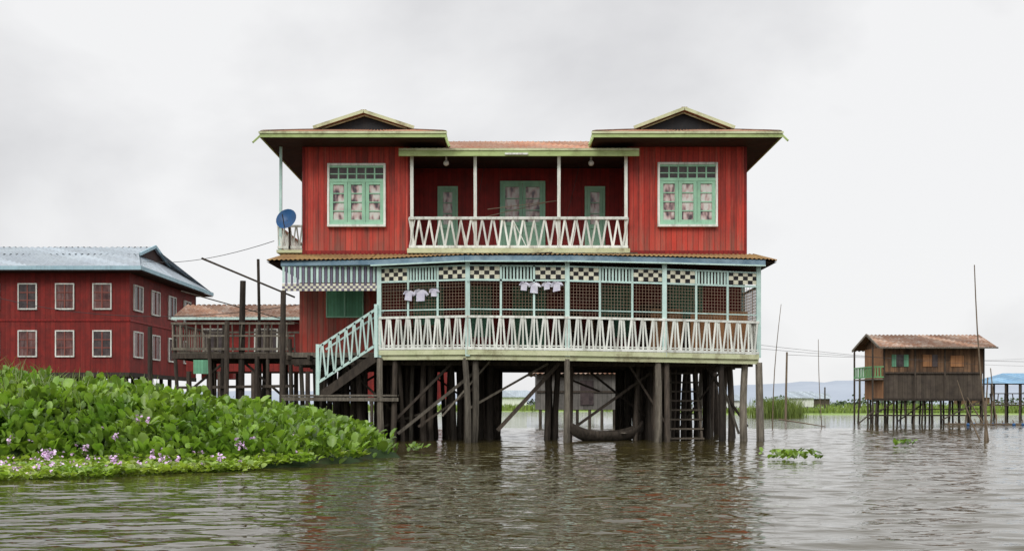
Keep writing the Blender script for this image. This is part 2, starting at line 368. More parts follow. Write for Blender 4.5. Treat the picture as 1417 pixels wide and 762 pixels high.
for x0,x1,z1 in ((-3.3,-2.1,3.3),(1.2,2.0,3.7),(2.3,2.9,3.5),(3.7,4.5,3.9),(5.2,6.5,3.6)):
    y0=32.6+j(.3); b.box(x0,x1,y0,33.2,z1-.06,z1)
    for xx in (x0,x1-.06): b.box(xx,xx+.06,y0,33.2,2.45,z1-.06)
    b.box(x0+.06,x1-.06,33.1,33.18,2.6,z1-.06).box(x0+.06,x1-.06,y0+.02,33.1,(2.45+z1)/2,(2.45+z1)/2+.04)
b.build('porch_furniture',planks,H)
B().box(5.0,6.6,31.85,31.9,2.5,3.6).box(3.9,4.8,32.0,32.05,2.5,3.7).build('porch_bamboo_screens',plankso,H)
a=B(); c=B(); tb=B(); tw=B()
n=34
for k in range(n):
    x=-6.33+2.66*(k+.5)/n; y=31.33-.1*(k/n)
    (a if k%2 else c).beam((x,y,4.34 if k%2 else 4.36),(x,y,4.80),.062,.02)
    for q in range(3):
        (tb if (k+q)%2 else tw).box(x-.038,x+.038,y-.012,y+.008,4.13+q*.068+.002,4.13+(q+1)*.068)
a.build('valance_lilac_slats',purple,H); c.build('valance_white_slats',mintw,H); tb.build('valance_lilac_checks',purple,H); tw.build('valance_white_checks',creamt,H)
B().beam((-6.35,31.36,4.82),(-3.6,31.26,4.82),.04,.05).build('valance_rail',mintw,H)
B().box(-5.42,-4.40,33.40,33.455,3.60,4.36).build('west_shutters',mintd,H)
f=B().box(-5.46,-5.42,33.38,33.455,3.56,4.40).box(-4.40,-4.36,33.38,33.455,3.56,4.40).box(-5.42,-4.40,33.38,33.455,4.36,4.40).box(-5.42,-4.40,33.38,33.455,3.56,3.60).box(-4.93,-4.89,33.375,33.4,3.6,4.36)
f.build('west_shutter_frame',mint,H)
b=B(); b.beam((-6.62,32.55,5.35),(-6.60,32.5,8.36),.075).beam((-6.62,36,5.35),(-6.6,36,8.36),.075); b.build('side_balcony_posts',mintw,H)
b=B(); rail(b,(-6.68,32.5),(-6.0,32.5),5.50,6.10,4,'W',.04); rail(b,(-6.68,36),(-6.68,32.5),5.50,6.10,14,'W',.04); b.build('side_balcony_railing',white,H)
B().box(-6.72,-5.99,32.46,36.1,5.34,5.42).build('side_balcony_floor',cream,H)
# stairs
b=B(); n=7
for k in range(n):
    t=(k+.5)/n; x=-5.15+1.5*t; z=1.32+1.12*t
    b.box(x-.16,x+.16,31.25,32.35,z-.02,z+.025)
b.beam((-5.3,31.22,1.20),(-3.66,31.22,2.38),.05,.24); b.beam((-5.3,32.38,1.20),(-3.66,32.38,2.38),.05,.24)
b.build('stair_treads',wood,H)
b=B(); b.beam((-5.3,31.15,2.58),(-3.66,31.15,3.66),.06,.07).beam((-5.3,31.15,1.62),(-3.66,31.15,2.68),.06,.07)
b.beam((-5.32,31.15,1.25),(-5.32,31.15,2.66),.09).beam((-3.72,31.12,2.3),(-3.72,31.12,3.75),.09)
n=15
for k in range(n):
    t=(k+.5)/n; x=-5.3+1.64*t; b.beam((x+(.05 if k%2 else -.03),31.13,1.64+1.08*t),(x-(.05 if k%2 else -.03),31.13,2.56+1.08*t),.045,.02)
b.beam((-5.3,32.4,2.58),(-3.66,32.4,3.66),.05)
b.build('stair_railing',mintw,H)
b=B()
for k in range(7): b.box(-6.3,-3.15,31.1+k*.19,31.27+k*.19,1.24,1.28+j(.008))
b.beam((-6.3,31.08,1.17),(-3.1,31.08,1.15),.05,.10); b.build('stair_landing',woodl,H)
# ---- stilts
b=B(); bl=B()
def post(x,y,top,r,bb=None,lean=.09):
    (bb or b).cyl((x+j(lean),y+j(lean),-.6),(x,y,top),r*1.08,r*.88,7,bend=j(.05) or .01)
front=[(-3.62,31.15),(-3.2,31.2),(-1.25,30.4),(-.98,30.5),(1.47,30.35),(3.95,30.8),(4.2,30.9),(6.8,31.35),(6.45,31.5),(5.75,31.3)]
for x,y in front: post(x,y,2.28+zo(x),.08+R.random()*.03,bl if R.random()<.6 else b)
for x in (-6.29,): b.cyl((x-.03,31.2,-.5),(x,31.3,4.14),.085,.075,8)
for row,y in enumerate((32.3,33.4,34.6,35.8,37.1,38.3)):
    x=-6.1+R.random()*.4
    while x<6.8:
        if not (-.45<x-row*.02<.95 or 1.75<x<3.35 or (4.35<x<5.4 and y<34)):
            post(x,y+j(.25),2.3,.06+R.random()*.045,bl if R.random()<.12 else b,.14)
        x+=R.choice((.35,.55,.8,1.1))
for _ in range(26): post(R.uniform(3.4,4.3),R.uniform(31.6,37.5),2.3,.06+R.random()*.04,b,.14)
for _ in range(18): post(R.uniform(4.3,6.2),R.uniform(34.2,37.5),2.3,.06+R.random()*.04,b,.14)
for _ in range(24): post(R.uniform(-1.7,-.45),R.uniform(31.6,37),2.3,.06+R.random()*.04,b,.14)
for _ in range(30): post(R.uniform(-4.8,-2.2),R.uniform(31.6,37),2.3,.06+R.random()*.04,b,.14)
for p,q,w in (((-.4,31.3,.3),(1.3,31.4,2.15),.17),((-2.6,31.5,.4),(-1.0,31.6,1.5),.1),
              ((1.8,32,.4),(3.9,32.1,1.9),.12),((5.4,31.8,2.1),(6.6,31.9,.4),.09),((-5.9,33,.7),(-3.9,33.1,1.9),.10),
              ((-2.8,34,2.2),(-.6,34,.6),.09),((2.0,33.4,2.2),(4.0,33.4,.6),.10),((-4.8,32.0,2.2),(-3.0,32.0,.5),.10),((6.2,33,2.2),(4.8,33.2,.2),.09),((.6,33.6,2.2),(2.6,33.7,1.4),.09),
              ((-3.3,31.4,.5),(-1.6,31.3,2.2),.12),((3.2,31.7,2.2),(4.4,31.7,.3),.09)):
    b.beam(p,q,w,w*.6)
for p,q,w in (((-3.1,30.9,.22),(-.9,31.2,2.0),.13),((-1.2,31.4,.9),(1.0,31.6,2.15),.10),((-3.9,32.2,.3),(-2.2,32.4,.9),.08),((-1.9,31.0,.7),(-.6,31.1,2.2),.08),((5.7,31.9,2.2),(6.3,31.6,.2),.08)):
    bl.beam(p,q,w,w*.6)
b.build('stilts',wood,H); bl.build('bleached_stilts',woodl,H)
b=B()
for y in (31.7,32.9,34.2,35.6,37,38.3): b.beam((-6.3,y,2.2),(6.7,y,2.14),.12,.16)
x=-6.2
while x<6.8: b.beam((x,31.3,2.31),(x,38.4,2.31),.07,.12); x+=.6
b.build('floor_joists',wood,H)
b=B()
for s in (4.45,5.35): b.beam((s,31.9,-.3),(s-.05,33.2,2.25),.06,.16)
for k in range(9): b.box(4.40,5.40,31.92+k*.15,32.17+k*.15,.04+k*.265,.085+k*.265)
b.build('water_stairs',mat('dark_stair_wood',(.13,.11,.085),(.08,.065,.05),dirt=(.03,.025,.02),dirtamt=.7,island=.5),H)
B().box(-6.3,-3.64,31.9,38.4,2.36,2.46).build('west_veranda_floor',floorm,H)
B().beam((-6.3,31.88,2.40),(-3.7,31.88,2.40),.05,.14).build('west_veranda_beam',woodl,H)

# satellite dish
S=empty('satellite_dish'); b=B(); n=20; c0=Vector((-6.33,32.1,6.2)); ax=Vector((-.25,-.9,.35)).normalized()
u=ax.cross(Vector((0,0,1))).normalized(); v=u.cross(ax)
rings=[(0,.0),(.12,.02),(.22,.055),(.31,.10)]
b.v=[tuple(c0)]
for r,h in rings[1:]:
    for k in range(n): b.v.append(tuple(c0+ax*h+u*r*math.cos(2*math.pi*k/n)+v*r*math.sin(2*math.pi*k/n)))
for k in range(n): b.f.append((0,1+k,1+(k+1)%n))
for q in range(2):
    for k in range(n): b.f.append((1+q*n+k,1+(q+1)*n+k,1+(q+1)*n+(k+1)%n,1+q*n+(k+1)%n))
b.build('dish',bluep,S,True)
B().beam(c0,(-6.35,32.5,5.9),.04).beam(c0+ax*.1-v*.28,c0+ax*.35,.02).beam((-6.35,32.5,5.4),(-6.35,32.5,6.1),.05).build('mount',wood,S)
# laundry
def shirt(name,cx,y,zt,s):
    E=B(); P=[(-.08,0),(-.25,-.06),(-.36,-.24),(-.24,-.28),(-.18,-.18),(-.19,-.52),(.19,-.52),(.18,-.18),(.24,-.28),(.36,-.24),(.25,-.06),(.08,0),(0,-.04)]
    an=j(.12)
    E.poly([(cx+(a*math.cos(an)-c*math.sin(an))*s*R.uniform(.9,1.1),y+.02*math.sin(a*30)+j(.01),zt+(c*math.cos(an)+a*math.sin(an))*s*R.uniform(.95,1.1)) for a,c in P]); return E.build(name,cloth)
for cx,y,zt,s in ((-2.78,30.80,4.10,.50),(-2.45,30.68,4.12,.60),(-2.10,30.55,4.13,.42),(.33,30.22,4.27,.42),(.60,30.22,4.26,.52),(.92,30.22,4.27,.40),(1.18,30.22,4.28,.5)):
    shirt('hanging_shirt',cx,y,zt,s)
B().beam((-3.5,31.07,4.11),(-1.3,30.27,4.14),.01).beam((-1.2,30.22,4.28),(1.45,30.22,4.28),.01).build('clothes_line',cable)

# ================================================================ TERRACE
T=empty('wooden_terrace'); b=B()
y=33.0
while y<37.2: b.box(-9.85+j(.06),-6.27,y,y+.17,2.50,2.54+j(.006)); y+=.185
b.build('deck',woodl,T)
b=B(); b.beam((-9.85,32.97,2.42),(-6.27,32.97,2.42),.06,.15).beam((-9.8,37.1,2.42),(-6.27,37.1,2.42),.06,.15).beam((-9.82,33,2.41),(-9.82,37.1,2.41),.06,.14)
for x in (-9,-8.2,-7.4,-6.6): b.beam((x,33,2.42),(x,37.1,2.42),.07,.12)
for x,y,t,r in ((-9.78,33,3.3,.06),(-8.3,33,3.35,.07),(-7.75,33.05,4.6,.10),(-7.0,33,3.4,.06),(-9.6,36.8,3.3,.06),(-8.0,36.8,3.3,.06),(-8.1,32.6,3.4,.08),(-8.6,32.4,2.9,.06),(-10.6,33.5,3.3,.08),(-9.2,35,2.4,.07),(-6.7,34,2.4,.07),(-7.6,35,2.4,.08),(-7.5,33.6,5.3,.05),(-6.45,32.8,2.9,.07),(-7.3,32.7,2.4,.08)):
    b.cyl((x+j(.12),y,-.5),(x+j(.08),y,t),r,r*.85,7,bend=j(.05))
b.beam((-9.7,33.3,1.2),(-8.3,33.1,2.3),.06).beam((-7.9,33.3,2.3),(-6.6,33.1,1.2),.06).beam((-9.7,32.9,1.5),(-6.3,32.9,1.55),.05,.08)
b.build('posts',wood,T)
b=B(); rail(b,(-9.85,32.95),(-6.3,32.95),2.62,3.36,16,'I',.04); rail(b,(-9.85,37),(-9.85,32.95),2.62,3.36,16,'I',.04); rail(b,(-9.85,37.05),(-6.3,37.05),2.62,3.36,14,'I',.04)
b.beam((-9.85,32.95,3.0),(-6.3,32.95,3.0),.04,.05); b.build('railing',woodl,T)
B().box(-9.2,-8.75,32.85,32.9,1.9,2.3).build('turquoise_board',mintd,T)
P_=empty('leaning_pole')
B().cyl((-9.0,33,5.25),(-6.3,33,4.12),.035,.03,6).cyl((-9.6,33,4.3),(-6.3,33.6,3.4),.02,.015,6).build('shaft',wood,P_)

# ================================================================ WEST RED BUILDING
W=empty('red_stilt_lodge')
B().box(-32,-16.8,50,60.5,2.4,6.95).build('walls',red_far,W)
b=B()
ex0,ex1,ey0,ey1,zE=-33,-16.1,49.3,61.2,7.0; yr=55.25; zr=8.65; xr=-17.7
def slope_y(z): return ey0+(yr-ey0)*(z-zE)/(zr-zE)
zg=8.0
b.corr((ex0,ey0,zE),(ex1,ey0,zE),(xr+.35,slope_y(zg),zg),(ex0,slope_y(zg),zg),.3,.03)
b.corr((ex0,slope_y(zg),zg),(xr+.35,slope_y(zg),zg),(xr+.35,yr,zr),(ex0,yr,zr),.3,.03)
yb2=2*yr-slope_y(zg)
b.corr((ex1,ey0,zE),(ex1,ey1,zE),(xr+.2,yb2,zg),(xr+.2,slope_y(zg),zg),.3,.03)
b.corr((ex1,ey1,zE),(ex0,ey1,zE),(ex0,yr,zr),(xr+.3,yr,zr),.3,.03)
b.build('roof',tin,W)
b=B().box(ex0,ex1+.04,ey0-.05,ey0-.01,zE-.15,zE+.02).box(ex1,ex1+.05,ey0,ey1,zE-.15,zE+.02)
b.beam((xr+.4,slope_y(zg),zg),(xr+.4,yr,zr+.03),.06,.14).beam((xr+.4,yb2,zg),(xr+.4,yr,zr+.03),.06,.14)
b.build('fascia',mat('pale_blue_fascia',(.38,.55,.62),(.3,.45,.52)),W)
B().poly([(xr+.25,slope_y(zg),zg),(xr+.25,yb2,zg),(xr+.25,yr,zr)]).box(ex0,ex1,ey0,ey1,6.8,6.84).build('gable_and_soffit',dark,W)
fr=B(); gl=B(); gl2=B(); mu=B()
for z0,z1 in ((3.16,4.22),(5.24,6.28)):
    for k in range(8):
        xc=-17.95-1.64*k-.05
        x0,x1=xc-.37,xc+.37
        (gl if R.random()<.5 else gl2).box(x0,x1,49.97,49.995,z0,z1)
        fr.box(x0-.05,x1+.05,49.93,49.995,z1,z1+.06).box(x0-.05,x1+.05,49.93,49.995,z0-.06,z0).box(x0-.05,x0,49.93,49.995,z0,z1).box(x1,x1+.05,49.93,49.995,z0,z1)
        mu.box(xc-.025,xc+.025,49.94,49.969,z0,z1)
        for q in (1,2): zz=z0+(z1-z0)*q/3; mu.box(x0,xc-.025,49.95,49.969,zz-.02,zz+.02).box(xc+.025,x1,49.95,49.969,zz-.02,zz+.02)
    for y0,y1 in ((50.5,51.6),(53.0,54.1),(55.6,56.7),(58.2,59.3)):
        (gl if R.random()<.6 else gl2).box(-16.795,-16.77,y0,y1,z0,z1)
        fr.box(-16.795,-16.73,y0-.07,y1+.07,z1,z1+.06).box(-16.795,-16.73,y0-.07,y1+.07,z0-.06,z0).box(-16.795,-16.73,y0-.07,y0,z0,z1).box(-16.795,-16.73,y1,y1+.07,z0,z1)
        ym=(y0+y1)/2; mu.box(-16.77,-16.745,ym-.03,ym+.03,z0,z1)
gl.build('window_glass',gdark,W); gl2.build('window_glass_curtained',gred,W); fr.build('window_frames',white,W); mu.build('window_mullions',mat('brown_mullion',(.28,.09,.07)),W)
B().box(-32,-16.8,49.96,49.995,4.68,4.76).box(-16.795,-16.76,50,60.5,4.68,4.76).build('storey_band',red_in,W)
b=B()
for x in [-17.0-1.5*k for k in range(10)]:
    for y in (50.1,53,56.5,60): b.cyl((x+j(.1),y,-.5),(x,y,2.42),.11,.1,6)
for k in range(5):
    b.beam((-17.2-3*k,50,2.3),(-18.6-3*k,50,.9),.12)
b.beam((-32,49.98,2.33),(-16.8,49.98,2.33),.1,.2).beam((-16.8,50,2.33),(-16.8,60.4,2.33),.1,.2)
b.build('stilts',wood,W)
B().corr((-16.7,60.6,5.7),(-14.6,60.6,5.3),(-14.6,63,5.3),(-16.7,63,5.7),.2,.02).box(-16.6,-14.9,60.8,63,2.4,5.2).build('lean_to',red_far,W)

K=empty('rusty_roof_shed')
B().box(-12.6,-7.8,44,47,2.3,4.35).build('walls',red_far,K)
B().corr((-13.0,43.5,4.35),(-7.4,43.5,4.35),(-7.4,45.5,5.0),(-13.0,45.5,5.0),.2,.03).corr((-7.4,47.5,4.35),(-13,47.5,4.35),(-13,45.5,5),(-7.4,45.5,5),.2,.03).build('roof',rustd,K)
B().beam((-13,43.45,4.30),(-7.4,43.45,4.30),.05,.1).build('fascia',mintw,K)
b=B()
for x in (-12.5,-11.3,-10,-8.9,-7.9):
    for y in (44,46.9): b.cyl((x,y,-.5),(x,y,2.3),.1,.09,6)
b.build('stilts',wood,K)
b=B()
for x0 in (-11.9,-9.9):
    b.box(x0-.06,x0,43.93,43.99,2.95,3.95).box(x0+.8,x0+.86,43.93,43.99,2.95,3.95).box(x0,x0+.8,43.93,43.99,3.9,3.95).box(x0,x0+.8,43.93,43.99,2.95,3.0)
b.build('window_frames',white,K)
B().box(-11.9,-11.1,43.95,43.995,3.0,3.9).box(-9.9,-9.1,43.95,43.995,3.0,3.9).build('windows',gdark,K)

G=empty('grey_shack')
B().box(1.3,6.3,60,64,.75,2.75).build('walls',greyl,G)
B().corr((.9,59.5,2.65),(6.8,59.5,2.65),(6.8,62,3.6),(.9,62,3.6),.25,.03).corr((6.8,64.5,2.6),(.9,64.5,2.6),(.9,62,3.6),(6.8,62,3.6),.25,.03).build('roof',rustd,G)
b=B()
for k in range(8): b.cyl((1.5+k*.65,60.1,-.4),(1.5+k*.65,60.1,.8),.08,.08,6)
b.beam((1.3,59.95,1.7),(6.3,59.95,1.7),.04,.1)
b.build('stilts',wood,G)
B().box(3.6,4.3,59.94,59.99,1.0,2.3).build('door',gdark,G)
G2=empty('tarp_shelter')
B().box(-7.6,-3.2,56,59,1.2,2.9).build('walls',red_far,G2)
B().box(-4.9,-3.6,52,53.5,.9,2.0).build('tarp_sheet',tarp,G2)
b=B()
for k in range(8): b.cyl((-7.5+k*.6,56,-.4),(-7.5+k*.6,56,1.3),.08,.08,6)
for k in range(3): b.cyl((-4.8+k*.6,52.1,-.4),(-4.8+k*.6,52.1,1.0),.06,.06,6)
b.build('stilts',wood,G2)

C=empty('wooden_canoe')
def canoe(E,cx,cy,L_,w,ang):
    n=16; m=8; b=B()
    for i in range(n+1):
        t=i/n*2-1; ww=w/2*(1-abs(t)**2.4)+.02; zk=-.08+.33*abs(t)**3; zt=.26+.30*abs(t)**3
        for k in range(m+1):
            a=math.pi*k/m; yy=-ww*math.cos(a); zz=zt-(zt-zk)*math.sin(a)
            x=t*L_/2; b.v.append((cx+x*math.cos(ang)-yy*math.sin(ang),cy+x*math.sin(ang)+yy*math.cos(ang),zz))
    for i in range(n):
        for k in range(m): q=i*(m+1)+k; b.f.append((q,q+1,q+m+2,q+m+1))
    o=b.build('hull',wood,E,True); so=o.modifiers.new('s','SOLIDIFY'); so.thickness=.03
    b=B()
    for t in (-.25,.1,.4): b.beam((cx+t*L_*.5,cy-w*.4,.22),(cx+t*L_*.5,cy+w*.4,.22),.16,.02)
    b.build('thwarts',woodl,E)
canoe(C,2.65,32.0,2.3,.75,.35)

# ================================================================ EAST SHACK
Q_=empty('wooden_stilt_shack')
B().box(19.95,25.3,61,64.3,2.72,4.12).build('upper_plank_wall',planks,Q_)
B().box(20.0,25.24,61.05,64.25,1.3,2.72).build('lower_woven_wall',greyw,Q_)
B().box(19.9,19.948,61.05,64.2,1.3,4.1).build('plywood_side',plankso,Q_)
ez=4.06; b=B()
b.corr((19.45,60.3,ez),(25.75,60.3,ez),(25.75,62.7,4.86),(19.55,62.7,4.86),.22,.03).corr((25.75,65.0,ez),(19.45,65.0,ez),(19.55,62.7,4.86),(25.75,62.7,4.86),.22,.03)
b.build('roof',rustd,Q_)
B().beam((19.45,60.25,ez-.03),(25.75,60.25,ez-.03),.05,.08).beam((19.43,60.3,ez),(19.53,62.7,4.86),.05,.12).beam((19.43,65.0,ez),(19.53,62.7,4.86),.05,.12).build('bargeboards',woodl,Q_)
B().poly([(19.95,61,4.12),(19.95,64.3,4.12),(19.95,62.7,4.78)]).build('gable',planks,Q_)
B().box(20.35,20.58,60.95,60.99,3.05,3.7).box(21.0,21.25,60.95,60.99,3.05,3.7).build('shutters',mintd,Q_)
B().box(22.0,22.5,60.95,60.99,3.05,3.7).box(23.5,24.2,60.95,60.99,3.05,3.65).build('closed_shutters',plankso,Q_)
B().box(20.58,21.0,60.96,60.995,3.05,3.7).box(22.52,22.8,60.96,60.995,3.05,3.7).build('openings',gdark,Q_)
b=B().beam((19.9,60.98,2.72),(25.3,60.98,2.72),.05,.09)
for x in (19.95,21.6,23.2,25.28): b.beam((x,60.97,1.3),(x,60.97,4.1),.08,.05)
b.build('wall_battens',wood,Q_)
B().box(19.3,19.9,60.95,64.2,2.35,2.42).build('balcony_floor',woodl,Q_)
b=B(); rail(b,(19.3,60.95),(19.9,60.95),2.5,3.05,4,'I',.05); rail(b,(19.3,64.2),(19.3,60.95),2.5,3.05,14,'I',.05); b.build('balcony_railing',greenr,Q_)
b=B().beam((19.32,60.95,-.3),(19.32,60.95,4.05),.08).beam((19.32,64.2,-.3),(19.32,64.2,4.05),.08)
for k in range(12):
    for y in (61.05,62.5,64.2):
        x=19.6+k*.5+j(.12); b.cyl((x+j(.15),y,-.4),(x,y,1.35),.055,.05,6)
b.beam((19,60.95,.45),(25.6,60.95,.45),.05,.08).beam((19.3,60.9,1.3),(25.4,60.9,1.28),.08,.12).beam((19,60.9,.2),(20.5,60.9,1.2),.06).beam((23,60.9,.2),(25,60.9,1.2),.06)
b.beam((18.5,60.8,.0),(19.4,60.9,.7),.06).beam((21,62,.1),(22.6,62,1.2),.06).beam((19.6,61,.75),(25.2,61.02,.8),.05)
b.build('stilts',wood,Q_)
V=empty('blue_roof_pavilion')
b=B(); cx,cy=34.4,77
b.poly([(cx-3,cy-2.2,2.42),(cx+3,cy-2.2,2.42),(cx+1.2,cy,3.15),(cx-1.2,cy,3.15)]).poly([(cx+3,cy+2.2,2.42),(cx-3,cy+2.2,2.42),(cx-1.2,cy,3.15),(cx+1.2,cy,3.15)]).poly([(cx-3,cy+2.2,2.42),(cx-3,cy-2.2,2.42),(cx-1.2,cy,3.15)]).poly([(cx+3,cy-2.2,2.42),(cx+3,cy+2.2,2.42),(cx+1.2,cy,3.15)])
b.build('roof',mat('blue_roof_paint',(.16,.32,.50),(.25,.42,.56),plank=.6),V)
b=B()
for x in range(-3,4):
    for y in (-2,2): b.cyl((cx+x*.93,cy+y,-.4),(cx+x*.93,cy+y,2.45),.07,.07,6)
b.box(cx-2.9,cx+2.9,cy-2.1,cy+2.1,.95,1.05); rail(b,(cx-2.9,cy-2.1),(cx+2.9,cy-2.1),1.15,1.75,12,'I',.06)
b.build('frame',wood,V)

# ================================================================ POLES, WIRES
def bpole(p,q,r0,r1,bend=0): B().cyl(p,q,r0,r1,6,bend or .01).build('bamboo_pole',bamboo)
bpole((13.25,31.5,-.5),(12.72,31.3,4.85),.03,.014,.08)
bpole((13.35,32,-.4),(12.6,32.2,1.7),.025,.013,.05)
bpole((13.1,31.4,-.4),(13.15,31.6,1.1),.045,.035)
bpole((13.7,33,-.4),(13.8,33,1.8),.03,.02)
bpole((11.9,52,-.5),(12.3,52,5.6),.03,.012,.1)
bpole((14.2,52,-.5),(14.0,52,4.0),.025,.012,.05)
bpole((12.2,52,.35),(14.2,51.5,.02),.04,.02)
bpole((20.2,84,-.5),(20.3,84,4.9),.09,.07)
bpole((29.0,68,-.5),(28.6,68,3.2),.04,.03)
bpole((27.2,66,-.5),(27.3,66,1.6),.05,.03)
bpole((25.0,60,-.2),(24.0,60,1.4),.04,.03)
bpole((26.5,63,-.4),(26.6,63,1.2),.05,.04); bpole((28.0,70,-.4),(28.1,70,1.0),.05,.04)
FW=empty('floating_fish_weir'); b=B()
for k in range(9): b.cyl((21.5+k*.45+j(.1),56+j(.3),-.3),(21.5+k*.45+j(.1),56+j(.3),R.uniform(.15,.6)),.03,.025,5)
b.beam((21.3,56,.06),(25.4,56.1,.05),.10).beam((21.5,55.6,.05),(24.8,55.4,.06),.08)
b.build('stakes',bamboo,FW)
b=B()
for k in range(7): b.sphere((22.2+k*.45+j(.1),55.5+j(.2),.04),.09,8)
b.build('floats',bluep,FW,True)
for x,y,h in ((52,170,6.5),(58,190,6),(78,240,8),(44,160,3.5)): B().cyl((x,y,-.5),(x,y,h),.13,.1,6).build('utility_pole',wood)
def wire_(p,q,sag,r=.012):
    b=B(); n=14; p=Vector(p); q=Vector(q); prev=p
    for k in range(1,n+1):
        t=k/n; c=p.lerp(q,t)-Vector((0,0,sag*4*t*(1-t))); b.cyl(prev,c,r,r,4); prev=c
    b.build('overhead_cable',cable)
wire_((-16.2,50,7.3),(-6.9,33,5.75),.25,.010)
wire_((-24,45,6.5),(-6.2,33,3.9),1.0,.010)
wire_((7.0,38,3.0),(40,84,4.6),.4,.006); wire_((20.3,84,4.7),(70,84,4.3),.4,.012)
wire_((7.0,38,3.15),(48,90,4.3),.5,.006)
def farhouse(x,y,w,h,m):
    E=empty('distant_house'); B().box(x,x+w,y,y+4,.6,h).build('walls',m,E)
    B().corr((x-.5,y-.6,h),(x+w+.5,y-.6,h),(x+w+.3,y+2,h+1.4),(x-.3,y+2,h+1.4),.5,.05).build('roof',tin,E)
    b=B()
    for k in range(5): b.cyl((x+w*k/4,y,-.3),(x+w*k/4,y,.7),.12,.12,5)
    b.build('stilts',wood,E)
farhouse(56,230,5,2.4,white); farhouse(75,290,6,2.6,greyw); farhouse(118,300,8,3.0,planks); farhouse(6,210,6,2.5,greyw); farhouse(49,260,3,2.0,white)
farhouse(-4,230,7,2.6,white)

# ================================================================ VEGETATION
def leafmat(name,c,c2,tr):
    return mat(name,c,c2,rough=.36,dirtamt=0,island=1.0,nscale=1.1,bump=0,spec=.5,transl=tr)
leafm=leafmat('water_hyacinth_leaf',(.25,.37,.06),(.12,.23,.038),(1.2,1.3,.5))
lowm=leafmat('young_hyacinth_leaf',(.38,.47,.09),(.20,.33,.05),(1.1,1.2,.5))
shadowm=mat('plant_mass_shadow',(.025,.05,.012),(.015,.03,.01),rough=.9,streak=False)
grassm=leafmat('reed_blade',(.22,.28,.07),(.13,.19,.04),(1.1,1.2,.5))
petal=mat('lilac_petal',(.62,.38,.64),(.75,.58,.78),dirtamt=0,island=.4,bump=0)
yr_=[(14.4,-7.5),(15,-6.3),(16,-5.2),(17,-4.2),(18,-3.7),(20,-2.95),(22,-2.45),(23.5,-2.6),(25,-3.6),(27,-6.0),(30,-10)]
def xr_(y):
    for (a,xa),(c,xc) in zip(yr_[:-1],yr_[1:]):
        if a<=y<=c: return xa+(xc-xa)*(y-a)/(c-a)
    return -99
def ss(t): t=max(0,min(1,t)); return t*t*(3-2*t)
def hgt(x,y):
    s=xr_(y)-x+.6*noise.noise((x*.9,y*.9,3))+.25*noise.noise((x*2.5,y*2.5,3))
    if s<=0: return -1
    H_=.10+.44*math.sqrt(s)
    near=ss((y-17.5+.9*noise.noise((x*.5,1,y*.5)))/2.2)
    return .04+ (H_-.05)*near*(1+.30*noise.noise((x*1.1,y*1.1,0))+.14*noise.noise((x*3,y*3,5))) 
def leaf(V_,F_,base,dirv,up,L_,w):
    d=dirv.normalized(); a=d.cross(up).normalized(); nrm=a.cross(d).normalized()
    i=len(V_)
    prof=[(0,.0,0),(.3,.42,.02),(.62,.5,.03),(.9,.28,.0)]
    cup=.22*w
    V_.append(base)
    for t,ww,hh in prof[1:4]:
        c=base+d*L_*t-nrm*L_*hh
        V_.append(c-a*ww*w+nrm*cup*ww*2); V_.append(c); V_.append(c+a*ww*w+nrm*cup*ww*2)
    V_.append(base+d*L_-nrm*L_*.08)
    F_+= [(i,i+1,i+2),(i,i+2,i+3),(i+1,i+4,i+5,i+2),(i+2,i+5,i+6,i+3),(i+4,i+7,i+8,i+5),(i+5,i+8,i+9,i+6),(i+7,i+10,i+8),(i+8,i+10,i+9)]
def mk(V_,F_,name,m,parent=None,smooth=True):
    b=B(); b.v=[tuple(v) for v in V_]; b.f=F_; return b.build(name,m,parent,smooth)
HY=empty('water_hyacinth_bank')
b=B(); nx,ny=70,70
idx={}
for iy in range(ny+1):
    y=14.4+(29-14.4)*iy/ny
    for ix in range(nx+1):
        x=-18+(16)*ix/nx; h=hgt(x,y)
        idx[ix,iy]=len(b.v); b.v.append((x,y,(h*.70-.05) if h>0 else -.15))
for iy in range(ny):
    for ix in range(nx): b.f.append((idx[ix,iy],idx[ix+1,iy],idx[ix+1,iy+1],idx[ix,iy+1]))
b.build('shadow_mound',shadowm,HY,True)  # mound added under the leaves, coloured dark as the shade between them
V_,F_=[],[]; V2,F2=[],[]
cnt=0
while cnt<5800:
    y=R.uniform(14.4,28.5) if R.random()<.75 else R.uniform(14.4,18.8); x=R.uniform(-13.5,-2.2)
    if abs(x)>y*.47+1: continue
    h=hgt(x,y)
    if h<0: continue
    cnt+=1
    low=h<.16
    nl=R.randint(4,6); c=Vector((x,y,h)); a0=R.random()*6.28
    sz=R.uniform(.75,1.4)
    for k in range(nl):
        a=a0+k*2.4+j(.5); out=Vector((math.cos(a),math.sin(a),0))
        if low:
            L_=R.uniform(.05,.12); el=R.uniform(.05,.9); base=c+out*R.uniform(.02,.16)+Vector((0,0,R.uniform(-.02,.05)))
            leaf(V2,F2,base,out*math.cos(el)+Vector((0,0,math.sin(el))),Vector((j(.2),j(.2),1)),L_,L_*.9)
        else:
            L_=R.uniform(.12,.20)*sz; el=R.uniform(.35,1.45); base=c+out*R.uniform(.03,.18)+Vector((0,0,R.uniform(-.22,.13)))
            leaf(V_,F_,base,out*math.cos(el)+Vector((0,0,math.sin(el))),Vector((j(.3),-.1+j(.3),1))-out*.8,L_,L_*R.uniform(.55,.8))
mk(V_,F_,'leaves',leafm,HY); mk(V2,F2,'young_leaves',lowm,HY)
V3,F3=[],[]
